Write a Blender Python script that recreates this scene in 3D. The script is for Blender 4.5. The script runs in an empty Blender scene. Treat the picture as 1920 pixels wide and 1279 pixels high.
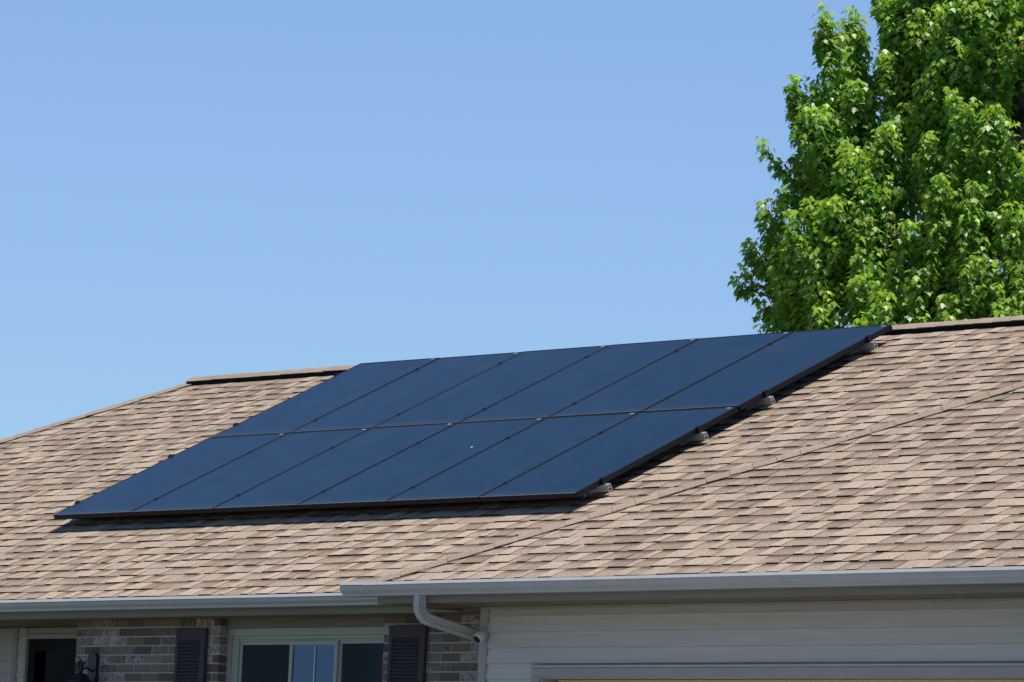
import bpy, math, random
import numpy as np
from mathutils import Vector, Matrix
random.seed(7); rng = np.random.default_rng(11)
R = math.radians
sc = bpy.context.scene
col = sc.collection

# ------------------------------------------------------------------ materials
def mat(name, base=(.5,.5,.5), rough=.6, spec=.5, metal=0., noise=None, bump=None, ior=1.5):
    """noise=(scale, amount, detail) tints the base; bump=(scale, strength, distance)"""
    m = bpy.data.materials.new(name); m.use_nodes = True
    nt = m.node_tree; b = nt.nodes['Principled BSDF']
    b.inputs['Base Color'].default_value = (*base, 1)
    b.inputs['Roughness'].default_value = rough
    b.inputs['Specular IOR Level'].default_value = spec
    b.inputs['Metallic'].default_value = metal
    b.inputs['IOR'].default_value = ior
    tc = nt.nodes.new('ShaderNodeTexCoord')
    if noise:
        mp = nt.nodes.new('ShaderNodeMapping')
        sca = noise[3] if len(noise) > 3 else (1,1,1)
        mp.inputs['Scale'].default_value = sca
        nt.links.new(tc.outputs['Object'], mp.inputs['Vector'])
        n = nt.nodes.new('ShaderNodeTexNoise'); n.inputs['Scale'].default_value = noise[0]; n.inputs['Detail'].default_value = noise[2]
        nt.links.new(mp.outputs[0], n.inputs['Vector'])
        r = nt.nodes.new('ShaderNodeValToRGB')
        a = noise[1]
        r.color_ramp.elements[0].position = .3; r.color_ramp.elements[1].position = .7
        r.color_ramp.elements[0].color = (*[c*(1-a) for c in base], 1)
        r.color_ramp.elements[1].color = (*[min(1, c*(1+a)) for c in base], 1)
        nt.links.new(n.outputs['Fac'], r.inputs['Fac']); nt.links.new(r.outputs['Color'], b.inputs['Base Color'])
    if bump:
        mp = nt.nodes.new('ShaderNodeMapping')
        mp.inputs['Scale'].default_value = bump[3] if len(bump) > 3 else (1,1,1)
        nt.links.new(tc.outputs['Object'], mp.inputs['Vector'])
        n = nt.nodes.new('ShaderNodeTexNoise'); n.inputs['Scale'].default_value = bump[0]; n.inputs['Detail'].default_value = 4
        nt.links.new(mp.outputs[0], n.inputs['Vector'])
        bp = nt.nodes.new('ShaderNodeBump'); bp.inputs['Strength'].default_value = bump[1]; bp.inputs['Distance'].default_value = bump[2]
        nt.links.new(n.outputs['Fac'], bp.inputs['Height']); nt.links.new(bp.outputs['Normal'], b.inputs['Normal'])
    return m

def shingle_mat():
    m = bpy.data.materials.new('asphalt_shingle'); m.use_nodes = True
    nt = m.node_tree; b = nt.nodes['Principled BSDF']; L = nt.links.new
    b.inputs['Roughness'].default_value = .9; b.inputs['Specular IOR Level'].default_value = .25
    tc = nt.nodes.new('ShaderNodeTexCoord')
    at = nt.nodes.new('ShaderNodeAttribute'); at.attribute_name = 'tint'
    bd = nt.nodes.new('ShaderNodeAttribute'); bd.attribute_name = 'band'
    n1 = nt.nodes.new('ShaderNodeTexNoise'); n1.inputs['Scale'].default_value = 170; n1.inputs['Detail'].default_value = 2
    n2 = nt.nodes.new('ShaderNodeTexNoise'); n2.inputs['Scale'].default_value = 1.1; n2.inputs['Detail'].default_value = 3
    n3 = nt.nodes.new('ShaderNodeTexNoise'); n3.inputs['Scale'].default_value = 70; n3.inputs['Detail'].default_value = 3
    for n in (n1, n2, n3): L(tc.outputs['Object'], n.inputs['Vector'])
    # granules: light and dark mineral grains
    r1 = nt.nodes.new('ShaderNodeMapRange'); r1.inputs[1].default_value = .32; r1.inputs[2].default_value = .68; r1.inputs[3].default_value = .48; r1.inputs[4].default_value = 1.5
    L(n1.outputs['Fac'], r1.inputs[0])
    r2 = nt.nodes.new('ShaderNodeMapRange'); r2.inputs[1].default_value = .3; r2.inputs[2].default_value = .7; r2.inputs[3].default_value = .90; r2.inputs[4].default_value = 1.07
    L(n2.outputs['Fac'], r2.inputs[0])
    mm = nt.nodes.new('ShaderNodeMath'); mm.operation = 'MULTIPLY'; L(r1.outputs[0], mm.inputs[0]); L(r2.outputs[0], mm.inputs[1])
    vm = nt.nodes.new('ShaderNodeVectorMath'); vm.operation = 'SCALE'; L(at.outputs['Color'], vm.inputs[0]); L(mm.outputs[0], vm.inputs['Scale'])
    # dark blend band of granules printed at the top of the backer tabs
    ad = nt.nodes.new('ShaderNodeMath'); ad.operation = 'MULTIPLY_ADD'; L(n3.outputs['Fac'], ad.inputs[0]); ad.inputs[1].default_value = 1.3; ad.inputs[2].default_value = -.65
    ad2 = nt.nodes.new('ShaderNodeMath'); ad2.operation = 'ADD'; L(ad.outputs[0], ad2.inputs[0]); L(bd.outputs['Fac'], ad2.inputs[1])
    r3 = nt.nodes.new('ShaderNodeMapRange'); r3.interpolation_type = 'SMOOTHSTEP'; r3.inputs[1].default_value = .1; r3.inputs[2].default_value = 1.0; r3.inputs[3].default_value = 0; r3.inputs[4].default_value = .9
    L(ad2.outputs[0], r3.inputs[0])
    mx = nt.nodes.new('ShaderNodeMix'); mx.data_type = 'RGBA'; L(r3.outputs[0], mx.inputs[0]); L(vm.outputs[0], mx.inputs[6]); mx.inputs[7].default_value = (.115,.085,.066,1)
    L(mx.outputs[2], b.inputs['Base Color'])
    bp = nt.nodes.new('ShaderNodeBump'); bp.inputs['Strength'].default_value = .5; bp.inputs['Distance'].default_value = .002
    L(n1.outputs['Fac'], bp.inputs['Height']); L(bp.outputs['Normal'], b.inputs['Normal'])
    return m

def attr_mat(name, attr='tint', rough=.8, spec=.3, wash=None):
    m = bpy.data.materials.new(name); m.use_nodes = True
    nt = m.node_tree; b = nt.nodes['Principled BSDF']; L = nt.links.new
    b.inputs['Roughness'].default_value = rough; b.inputs['Specular IOR Level'].default_value = spec
    at = nt.nodes.new('ShaderNodeAttribute'); at.attribute_name = attr
    out = at.outputs['Color']
    if wash:
        tc = nt.nodes.new('ShaderNodeTexCoord')
        mp = nt.nodes.new('ShaderNodeMapping'); mp.inputs['Scale'].default_value = (1.2,1,.8); L(tc.outputs['Object'], mp.inputs['Vector'])
        n = nt.nodes.new('ShaderNodeTexNoise'); n.inputs['Scale'].default_value = 38; n.inputs['Detail'].default_value = 6; n.inputs['Roughness'].default_value = .7
        L(mp.outputs[0], n.inputs['Vector'])
        fa = nt.nodes.new('ShaderNodeAttribute'); fa.attribute_name = 'wash'
        r = nt.nodes.new('ShaderNodeMapRange'); r.inputs[1].default_value = .40; r.inputs[2].default_value = .60
        L(n.outputs['Fac'], r.inputs[0])
        mu = nt.nodes.new('ShaderNodeMath'); mu.operation = 'MULTIPLY'; L(r.outputs[0], mu.inputs[0]); L(fa.outputs['Fac'], mu.inputs[1])
        mx = nt.nodes.new('ShaderNodeMix'); mx.data_type = 'RGBA'; L(mu.outputs[0], mx.inputs[0]); L(out, mx.inputs[6]); mx.inputs[7].default_value = (*wash,1)
        out = mx.outputs[2]
        bp = nt.nodes.new('ShaderNodeBump'); bp.inputs['Strength'].default_value = .6; bp.inputs['Distance'].default_value = .004
        L(n.outputs['Fac'], bp.inputs['Height']); L(bp.outputs['Normal'], b.inputs['Normal'])
    L(out, b.inputs['Base Color'])
    return m

def leaf_mat():
    m = bpy.data.materials.new('maple_leaf'); m.use_nodes = True
    nt = m.node_tree; b = nt.nodes['Principled BSDF']; L = nt.links.new
    at = nt.nodes.new('ShaderNodeAttribute'); at.attribute_name = 'tint'
    L(at.outputs['Color'], b.inputs['Base Color'])
    b.inputs['Roughness'].default_value = .42; b.inputs['Specular IOR Level'].default_value = .5
    tr = nt.nodes.new('ShaderNodeBsdfTranslucent')
    mul = nt.nodes.new('ShaderNodeMix'); mul.data_type = 'RGBA'; mul.blend_type = 'MULTIPLY'; mul.inputs[0].default_value = 1
    L(at.outputs['Color'], mul.inputs[6]); mul.inputs[7].default_value = (1.7,1.6,.5,1)
    L(mul.outputs[2], tr.inputs['Color'])
    ms = nt.nodes.new('ShaderNodeMixShader'); ms.inputs[0].default_value = .33
    L(b.outputs[0], ms.inputs[1]); L(tr.outputs[0], ms.inputs[2])
    L(ms.outputs[0], nt.nodes['Material Output'].inputs['Surface'])
    return m

def cell_mat():
    """black solar cells behind glass: faint wires and cell gaps, glossy cover"""
    m = bpy.data.materials.new('solar_cells'); m.use_nodes = True
    nt = m.node_tree; b = nt.nodes['Principled BSDF']; L = nt.links.new
    tc = nt.nodes.new('ShaderNodeTexCoord'); sp = nt.nodes.new('ShaderNodeSeparateXYZ'); L(tc.outputs['Object'], sp.inputs[0])
    def line(sock, period, width, off=0.):
        a = nt.nodes.new('ShaderNodeMath'); a.operation = 'ADD'; L(sock, a.inputs[0]); a.inputs[1].default_value = off + 20*period
        mo = nt.nodes.new('ShaderNodeMath'); mo.operation = 'MODULO'; L(a.outputs[0], mo.inputs[0]); mo.inputs[1].default_value = period
        lt = nt.nodes.new('ShaderNodeMath'); lt.operation = 'LESS_THAN'; L(mo.outputs[0], lt.inputs[0]); lt.inputs[1].default_value = width
        return lt.outputs[0]
    gx = line(sp.outputs['X'], .158, .004, -.022); gy = line(sp.outputs['Y'], .158, .004, -.032)
    wires = line(sp.outputs['Y'], .0132, .0016)
    mx = nt.nodes.new('ShaderNodeMath'); mx.operation = 'MAXIMUM'; L(gx, mx.inputs[0]); L(gy, mx.inputs[1])
    c1 = nt.nodes.new('ShaderNodeMix'); c1.data_type = 'RGBA'; L(wires, c1.inputs[0]); c1.inputs[6].default_value = (.001,.004,.008,1); c1.inputs[7].default_value = (.010,.020,.026,1)
    c2 = nt.nodes.new('ShaderNodeMix'); c2.data_type = 'RGBA'; L(mx.outputs[0], c2.inputs[0]); L(c1.outputs[2], c2.inputs[6]); c2.inputs[7].default_value = (.004,.004,.005,1)
    dn_ = nt.nodes.new('ShaderNodeTexNoise'); dn_.inputs['Scale'].default_value = 2.3; dn_.inputs['Detail'].default_value = 7; dn_.inputs['Roughness'].default_value = .65
    oi = nt.nodes.new('ShaderNodeObjectInfo'); va = nt.nodes.new('ShaderNodeVectorMath'); va.operation = 'MULTIPLY_ADD'
    L(oi.outputs['Location'], va.inputs[0]); va.inputs[1].default_value = (1.7,1.3,1); L(tc.outputs['Object'], va.inputs[2]); L(va.outputs[0], dn_.inputs['Vector'])
    dr = nt.nodes.new('ShaderNodeMapRange'); dr.inputs[1].default_value = .35; dr.inputs[2].default_value = .75; dr.inputs[3].default_value = .0; dr.inputs[4].default_value = .05; L(dn_.outputs['Fac'], dr.inputs[0])
    # dust that settles along the lower frame edge
    ed = nt.nodes.new('ShaderNodeMapRange'); ed.inputs[1].default_value = .0; ed.inputs[2].default_value = .10; ed.inputs[3].default_value = .09; ed.inputs[4].default_value = 0; L(sp.outputs['Y'], ed.inputs[0])
    ds = nt.nodes.new('ShaderNodeMath'); ds.operation = 'ADD'; L(dr.outputs[0], ds.inputs[0]); L(ed.outputs[0], ds.inputs[1])
    c3 = nt.nodes.new('ShaderNodeMix'); c3.data_type = 'RGBA'; L(ds.outputs[0], c3.inputs[0]); L(c2.outputs[2], c3.inputs[6]); c3.inputs[7].default_value = (.16,.17,.16,1)
    L(c3.outputs[2], b.inputs['Base Color'])
    n = nt.nodes.new('ShaderNodeTexNoise'); n.inputs['Scale'].default_value = 5; n.inputs['Detail'].default_value = 5; L(tc.outputs['Object'], n.inputs['Vector'])
    r = nt.nodes.new('ShaderNodeMapRange'); r.inputs[1].default_value = .3; r.inputs[2].default_value = .7; r.inputs[3].default_value = .14; r.inputs[4].default_value = .24
    L(n.outputs['Fac'], r.inputs[0]); L(r.outputs[0], b.inputs['Roughness'])
    b.inputs['IOR'].default_value = 1.56
    b.inputs['Specular Tint'].default_value = (.36,1.04,1.0,1)
    b.inputs['Specular IOR Level'].default_value = .5
    n4 = nt.nodes.new('ShaderNodeTexNoise'); n4.inputs['Scale'].default_value = 140; n4.inputs['Detail'].default_value = 2; L(tc.outputs['Object'], n4.inputs['Vector'])
    bp = nt.nodes.new('ShaderNodeBump'); bp.inputs['Strength'].default_value = .12; bp.inputs['Distance'].default_value = .0006
    L(n4.outputs['Fac'], bp.inputs['Height']); L(bp.outputs['Normal'], b.inputs['Normal'])
    return m

M = dict(
    shingle=shingle_mat(),
    deck=mat('roof_deck', (.3,.25,.2), .9),
    plainroof=mat('shingle_far_slopes', (.40,.30,.225), .92, noise=(90,.3,3)),
    vent=mat('black_vent_plastic', (.006,.006,.006), .85, .15),
    gutter=mat('painted_aluminium', (.45,.445,.435), .30, .5, noise=(6,.05,3)),
    fascia=mat('fascia_metal', (.21,.198,.165), .5, .3, noise=(3,.07,3,(1,1,6))),
    soffit=mat('soffit_vinyl', (.19,.155,.11), .6, noise=(4,.06,2)),
    siding=mat('vinyl_siding', (.54,.515,.465), .5, .4, noise=(5,.06,4,(.35,1,9)), bump=(10,.28,.0012,(.6,1,12))),
    trim=mat('trim_board', (.36,.352,.325), .5, .4, noise=(5,.05,3)),
    winframe=mat('window_vinyl', (.42,.415,.34), .45, noise=(6,.04,2)),
    brick=attr_mat('washed_brick', wash=(.50,.47,.41)),
    mortar=mat('mortar', (.46,.445,.42), .95, noise=(60,.15,3), bump=(120,.5,.002)),
    shutter=mat('shutter_vinyl', (.072,.058,.062), .6, .15),
    black=mat('black_metal', (.01,.01,.011), .4, .5),
    doorblack=mat('dark_door', (.007,.007,.007), .5, .2),
    cells=cell_mat(),
    frame=mat('anodised_black_frame', (.010,.012,.017), .55, .2),
    frameside=mat('frame_side', (.016,.0155,.016), .5, .4),
    lip=mat('frame_edge_highlight', (.22,.23,.24), .4, .5),  # lighter grey that paints a sky highlight on the frame edge
    clamp=mat('clamp_black', (.008,.008,.010), .5, .3),
    label=mat('pale_label', (.36,.40,.45), .6),
    bus=mat('bus_ribbon', (.07,.08,.095), .35),
    alu=mat('mill_aluminium', (.62,.62,.60), .42, .5, metal=.55),
    dropping=mat('bird_dropping', (.8,.8,.76), .8),
    white=mat('white_plastic', (.62,.62,.62), .35),
    lens=mat('lens_black', (.008,.008,.01), .15),
    lampglass=mat('seeded_glass', (.12,.12,.11), .2),
    bark=mat('maple_bark', (.085,.07,.055), .9, noise=(14,.4,5,(1,1,.25)), bump=(20,.8,.02,(1,1,.2))),
    leaf=leaf_mat(),
    concrete=mat('concrete', (.36,.34,.305), .9, noise=(3,.12,6), bump=(60,.4,.003)),
    grass=mat('lawn', (.058,.070,.034), .95, noise=(2.5,.35,8), bump=(40,.9,.03)),
    garagedoor=mat('garage_door_steel', (.72,.58,.36), .55, .4),
    curtain=mat('curtain_cloth', (.70,.76,.82), .9),
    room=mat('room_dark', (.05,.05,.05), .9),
    foundation=mat('foundation', (.32,.31,.30), .95),
)
def glass_mat(name, tint, refl, a):
    m = bpy.data.materials.new(name); m.use_nodes = True
    nt = m.node_tree; L = nt.links.new
    nt.nodes.remove(nt.nodes['Principled BSDF'])
    g = nt.nodes.new('ShaderNodeBsdfGlossy'); g.inputs['Roughness'].default_value = .02; g.inputs['Color'].default_value = (*refl,1)
    t = nt.nodes.new('ShaderNodeBsdfTransparent'); t.inputs['Color'].default_value = (*tint,1)
    fr = nt.nodes.new('ShaderNodeFresnel'); fr.inputs['IOR'].default_value = a
    ms = nt.nodes.new('ShaderNodeMixShader'); L(fr.outputs[0], ms.inputs[0]); L(t.outputs[0], ms.inputs[1]); L(g.outputs[0], ms.inputs[2])
    L(ms.outputs[0], nt.nodes['Material Output'].inputs['Surface'])
    return m
M['glass'] = glass_mat('coated_glass', (.5,.55,.55), (.36,.52,.86), 2.3)
M['glass_dark'] = glass_mat('screened_glass', (.80,.84,.84), (.4,.5,.6), 1.3)
M['glass_door'] = glass_mat('dark_door_glass', (.3,.3,.3), (.2,.22,.25), 1.3)

# ------------------------------------------------------------------ mesh helpers
class MB:
    def __init__(s): s.v = []; s.f = []; s.attr = {}
    def add(s, vs, fs):
        n = len(s.v); s.v += [tuple(v) for v in vs]; s.f += [tuple(i+n for i in f) for f in fs]
    def box(s, x0, x1, y0, y1, z0, z1, M4=None):
        vs = [Vector(p) for p in ((x0,y0,z0),(x1,y0,z0),(x1,y1,z0),(x0,y1,z0),(x0,y0,z1),(x1,y0,z1),(x1,y1,z1),(x0,y1,z1))]
        if M4: vs = [M4 @ v for v in vs]
        s.add(vs, [(0,3,2,1),(4,5,6,7),(0,1,5,4),(1,2,6,5),(2,3,7,6),(3,0,4,7)])
    def prism_x(s, prof, x0, x1, closed=True):
        """profile of (y,z) extruded along x"""
        n = len(prof)
        vs = [(x0,y,z) for y,z in prof] + [(x1,y,z) for y,z in prof]
        fs = [(i,(i+1)%n,(i+1)%n+n,i+n) for i in range(n if closed else n-1)]
        if closed: fs += [tuple(range(n))[::-1], tuple(range(n,2*n))]
        s.add(vs, fs)
    def tube(s, pts, rad, seg=8, cap=True):
        pts = [Vector(p) for p in pts]; n = len(pts); vs = []
        prev = None
        for i, p in enumerate(pts):
            t = (pts[min(i+1,n-1)] - pts[max(i-1,0)]).normalized()
            if prev is None:
                a = Vector((0,0,1)) if abs(t.z) < .9 else Vector((1,0,0))
                u = t.cross(a).normalized()
            else: u = (prev - t*prev.dot(t)).normalized()
            prev = u; w = t.cross(u)
            r = rad[i] if hasattr(rad, '__len__') else rad
            for k in range(seg):
                an = 2*math.pi*k/seg; vs.append(p + (u*math.cos(an)+w*math.sin(an))*r)
        fs = [(i*seg+k, i*seg+(k+1)%seg, (i+1)*seg+(k+1)%seg, (i+1)*seg+k) for i in range(n-1) for k in range(seg)]
        if cap: fs += [tuple(range(seg))[::-1], tuple(range((n-1)*seg, n*seg))]
        s.add(vs, fs)
    def lathe(s, prof, M4, seg=24):
        """(r,h) profile turned round local z"""
        vs = []; n = len(prof)
        for r, h in prof:
            for k in range(seg):
                a = 2*math.pi*k/seg; vs.append(M4 @ Vector((r*math.cos(a), r*math.sin(a), h)))
        fs = [(i*seg+k, i*seg+(k+1)%seg, (i+1)*seg+(k+1)%seg, (i+1)*seg+k) for i in range(n-1) for k in range(seg)]
        fs += [tuple(range(seg))[::-1], tuple(range((n-1)*seg, n*seg))]
        s.add(vs, fs)
    def build(s, name, m, parent=None, smooth=False, bevel=0, attrs=None):
        me = bpy.data.meshes.new(name); me.from_pydata(s.v, [], s.f)
        me.materials.append(m)
        if smooth: me.polygons.foreach_set('use_smooth', [True]*len(me.polygons))
        for k, a in (attrs or s.attr).items():
            a = np.array(a, dtype=np.float32)
            if a.ndim == 2:
                at = me.attributes.new(k, 'FLOAT_COLOR', 'POINT'); c = np.ones((len(a),4), np.float32); c[:,:3] = a
                at.data.foreach_set('color', c.ravel())
            else:
                at = me.attributes.new(k, 'FLOAT', 'POINT'); at.data.foreach_set('value', a)
        me.validate()
        me.update()
        o = bpy.data.objects.new(name, me); col.objects.link(o)
        if parent is not None:
            o.parent = parent; o.matrix_parent_inverse = Matrix.Translation(-parent.location)
        if bevel:
            bm = o.modifiers.new('bevel', 'BEVEL'); bm.width = bevel; bm.segments = 2; bm.limit_method = 'ANGLE'; bm.angle_limit = R(40)
        return o

def thing(name, label, cat, loc=(0,0,0), group=None):
    o = bpy.data.objects.new(name, None); col.objects.link(o); o.location = loc
    o['label'] = label; o['category'] = cat
    if group: o['group'] = group
    return o
def struct(o): o['kind'] = 'structure'; return o

# ------------------------------------------------------------------ site numbers (metres)
EZ = -.767                     # roof surface height at both eaves
E1, E2 = -1.265, -1.98         # eave lines: main roof, garage roof
RIDGE_Y = 3.230; RIDGE_Z = EZ + .5*(RIDGE_Y-E1)
SL = math.atan(.5); cS, sS = math.cos(SL), math.sin(SL)
HL = -5.72                     # left hip: X = Y + HL
HG = 8.35                      # garage left hip: X = Y + HG
GX = HG + E2                   # 6.37 garage left eave corner
GXR = 14.5; MXR = 15.6
GROUND = -3.25
APY = (GXR+E2+0-HG)/2 - 0      # garage apex
APX = APY + HG; APY = APX - HG
# right hip of garage: X = GXR - (Y - E2)
APY = (GXR + E2 - HG)/2; APX = APY + HG; APZ = EZ + .5*(APY - E2)

house = thing('house', 'single storey brick and siding house with tan shingle hip roof carrying the solar panels', 'house', (4, 3.3, GROUND))

# ------------------------------------------------------------------ shingled slopes
CREAM = np.array((.450,.350,.256)); TAN = np.array((.376,.287,.208)); BROWN = np.array((.298,.216,.154)); GREY = np.array((.346,.271,.200))
EXPO = .1415
def shingles(name, O, u, v, vmax, umin, umax, parent, expo=EXPO):
    """courses of laminated shingles on the plane O + a*u + b*v; umin/umax give the side limits at height b"""
    O, u, v = np.array(O, float), np.array(u, float), np.array(v, float); n = np.cross(u, v)
    V = []; F = []; T = []; B = []
    rows = int(vmax/expo) + 1
    for k in range(rows):
        b0 = k*expo; b1 = min(b0 + expo*1.06, vmax)
        if b1 - b0 < .02: continue
        lo = min(umin(b0), umin(b1)) - .3; hi = max(umax(b0), umax(b1)) + .3
        a = lo - random.random()*.3; raised = random.random() < .5
        ph = random.random()*9
        while a < hi:
            w = random.choice((.07,.09,.11,.13,.15,.18)) * random.uniform(.9,1.12)
            if not raised: w *= 1.05
            g = .0013
            x = [a+g, a+w-g]
            sk = random.uniform(-.004,.004)
            j = random.uniform(-.0025,.0025)
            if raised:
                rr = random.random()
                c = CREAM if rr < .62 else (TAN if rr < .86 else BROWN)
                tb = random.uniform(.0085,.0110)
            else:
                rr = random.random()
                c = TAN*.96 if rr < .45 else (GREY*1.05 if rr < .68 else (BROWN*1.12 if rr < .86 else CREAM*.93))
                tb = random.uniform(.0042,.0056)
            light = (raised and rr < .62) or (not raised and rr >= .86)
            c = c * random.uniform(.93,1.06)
            wav = .0016*math.sin(a*3.1+ph) + .0012*math.sin(a*7.7+2*ph)
            base = len(V)
            levels = (b0 + j, b0 + expo*.5, b0 + expo*.72, b1)
            hh = (tb + wav*.6, tb*.62+.001, tb*.42+.001, .0012)
            ok = False; rowp = []
            for li, (b, h) in enumerate(zip(levels, hh)):
                l_, r_ = umin(b), umax(b)
                p = [min(max(xx + sk*(li/3), l_), r_) for xx in x]
                if p[1]-p[0] > .004: ok = True
                rowp.append((p, b, h))
            if ok:
                for li, (p, b, h) in enumerate(rowp):
                    for xx in p:
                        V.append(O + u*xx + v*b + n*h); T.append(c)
                        B.append(0. if c is None or light else (0,.12,.55,1.2)[li])
                # foot of the butt edge and of the sides
                DK = np.array((.022,.017,.014))  # shade of the butt faces painted in as a near-black tint
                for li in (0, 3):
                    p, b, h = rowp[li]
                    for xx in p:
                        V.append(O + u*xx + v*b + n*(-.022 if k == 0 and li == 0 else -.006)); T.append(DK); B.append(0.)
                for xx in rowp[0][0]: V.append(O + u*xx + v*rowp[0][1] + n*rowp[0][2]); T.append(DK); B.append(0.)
                q = base
                for li in range(3): F.append((q+2*li, q+2*li+1, q+2*li+3, q+2*li+2))
                F.append((q+8, q+9, q+13, q+12))
                F.append((q+9, q+11, q+7, q+5, q+3, q+1)); F.append((q+10, q+8, q, q+2, q+4, q+6))
            a += w
            if random.random() < .84: raised = not raised
    mb = MB(); mb.v = [tuple(p) for p in V]; mb.f = F
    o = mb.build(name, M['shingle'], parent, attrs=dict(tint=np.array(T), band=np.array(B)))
    return o

v1 = np.array((0,cS,sS)); X = np.array((1.,0,0))
len1 = (RIDGE_Y-E1)/cS
def y_at(b, e): return e + b*cS
roof = shingles('roof', (0,E1,EZ-.004), X, v1, len1, lambda b: y_at(b,E1)+HL, lambda b: MXR-(y_at(b,E1)-E1), house)
roof['label'] = 'main front roof slope of tan and brown laminated shingles'
lenG = (APY-E2)/cS
groof = shingles('roof', (0,E2,EZ-.004), X, v1, lenG, lambda b: y_at(b,E2)+HG, lambda b: GXR-(y_at(b,E2)-E2), house)
groof['label'] = 'garage roof slope in front of the hip line at the right'
# garage side strip (faces left)
lenS = (APX-GX)/cS
vS = np.array((cS,0,sS)); uS = np.array((0,-1.,0))
strip = shingles('roof', (GX,0,EZ-.004), uS, vS, lenS, lambda b: -(E1 + b*cS), lambda b: -(E2 + b*cS), house)
strip['label'] = 'narrow side slope of the garage roof'
# decks under the shingles and the slopes that face away
mb = MB()
LC = (E1+HL, E1); BY = 2*RIDGE_Y - E1
rl = (RIDGE_Y+HL, RIDGE_Y, RIDGE_Z); rr_ = (MXR-(RIDGE_Y-E1), RIDGE_Y, RIDGE_Z)
A_ = (LC[0],E1,EZ); B_ = (MXR,E1,EZ); C_ = (MXR,BY,EZ); D_ = (LC[0],BY,EZ)
dn = .012
def low(p, d=dn): return (p[0], p[1], p[2]-d)
mb.add([low(p) for p in (A_,B_,rr_,rl)], [(0,1,2,3)])
gA=(GX,E2,EZ); gB=(GXR,E2,EZ); gAp=(APX,APY,APZ)
mb.add([low(p) for p in (gA,gB,gAp)], [(0,1,2)])
mb.build('roof_deck', M['deck'], house)
mb = MB()
mb.add([C_,D_,rl,rr_], [(0,1,2,3)]); mb.add([D_,A_,rl], [(0,1,2)]); mb.add([B_,C_,rr_], [(0,1,2)])
RY2 = E1 + (APZ-EZ)/.5
mb.add([gB,(GXR,E1,EZ),(APX,RY2,APZ),gAp], [(0,1,2,3)])
o = mb.build('roof', M['plainroof'], house); o['label'] = 'rear and end slopes of the tan roof'

def caps(name, A, B, nl, nr, parent, half=.108, step=.160, lift=.011, tail=0.):
    """overlapping folded cap shingles from the low end A to B; nl/nr: unit vectors down each side"""
    A, B = Vector(A), Vector(B); d = (B-A); Ln = d.length; d.normalize(); nl, nr = Vector(nl), Vector(nr)
    up = Vector((0,0,1)); mb = MB(); T = []; Bd = []
    n = int(Ln/step)
    for i in range(n+1):
        s0 = i*step; s1 = min(s0 + step*1.5, Ln + .02)
        c = TAN*random.uniform(.88,1.02)*.5 + GREY*random.uniform(.92,1.04)*.5
        w = half*random.uniform(.97,1.04)
        h0 = lift*random.uniform(.85,1.2); h1 = .003
        vs = []
        for s, h in ((s0, h0), (s1, h1)):
            P = A + d*s
            warp = random.uniform(-.002,.003)
            top = [P + nl*w + up*(h*.75+warp+tail), P + nl*w*.45 + up*(h+.003), P + up*(h+.0035), P + nr*w*.45 + up*(h+.003), P + nr*w + up*(h*.75-warp+tail)]
            bot = [p - up*.006 for p in top]
            vs += top + bot
        fs = []
        for k in range(4):
            fs += [(k,k+1,k+11,k+10), (k+5,k+15,k+16,k+6), (k,k+5,k+6,k+1)]
        fs += [(0,10,15,5),(4,9,19,14)]
        mb.add(vs, fs)
        for q in range(20):
            isbot = (q%10) >= 5
            T.append(c*.08 if isbot else c); Bd.append(0.)
    return mb.build(name, M['shingle'], parent, attrs=dict(tint=np.array(T), band=np.array(Bd)))

dv = Vector((0,-cS,-sS)); dS = Vector((-cS,0,-sS))
# directions perpendicular to a hip, lying in each slope
def inplane(n, hip, toward):
    t = Vector(n).cross(Vector(hip)).normalized()
    return t if t.dot(Vector(toward)) > 0 else -t
hipdir = Vector((1,1,.5)).normalized()
nf = Vector((0,-sS,cS)); nleft = Vector((-sS,0,cS))
a1 = inplane(nf, hipdir, (1,-1,0)); a2 = inplane(nleft, hipdir, (-1,1,0))
lift = Vector((0,0,.007))
o = caps('hip_cap', Vector((GX,E2,EZ))+lift, Vector((APX,APY,APZ))+lift, a2, a1, house); o['label'] = 'row of hip cap shingles running diagonally up the garage roof'
o = caps('hip_cap', Vector((LC[0],E1,EZ))+lift, Vector(rl)+lift, a2, a1, house); o['label'] = 'row of hip cap shingles down the left end of the roof'
# ridge vent and its caps
VH = .037
vent = MB()
x0v, x1v = rl[0]-.02, rr_[0]
pf = []
for s in (1,-1):
    y = RIDGE_Y - s*.090
    vent.prism_x([(y, RIDGE_Z-.5*.090+.002), (y, RIDGE_Z-.5*.090+VH-.002), (RIDGE_Y, RIDGE_Z+VH-.004), (RIDGE_Y, RIDGE_Z-.02)][::s], x0v, x1v)
# louvre teeth along the front lower edge
xx = x0v
while xx < x1v:
    vent.box(xx, xx+.02, RIDGE_Y-.0965, RIDGE_Y-.0905, RIDGE_Z-.5*.097-.004, RIDGE_Z-.5*.097+.010); xx += .045
vent.build('ridge_vent', M['vent'], house)
caps('ridge_cap', (x0v-.025, RIDGE_Y, RIDGE_Z+VH-.004), (x1v, RIDGE_Y, RIDGE_Z+VH-.004), (0,-cS,-sS), (0,cS,-sS), house, half=.094, step=.185, lift=.008)

# ------------------------------------------------------------------ eaves: fascia, soffit, gutters
FZ = -.914
mb = MB(); mb.box(LC[0]+.02, 6.905, -1.262, -1.242, FZ, -.782); mb.build('fascia', M['fascia'], house, bevel=.002)
mb = MB(); mb.box(GX+.01, GXR-.02, E2+.003, E2+.023, FZ, -.782)
mb.box(GX+.01, GX+.03, E2+.0235, -1.2625, FZ+.0005, -.782); mb.build('fascia', M['fascia'], house, bevel=.002)
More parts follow.
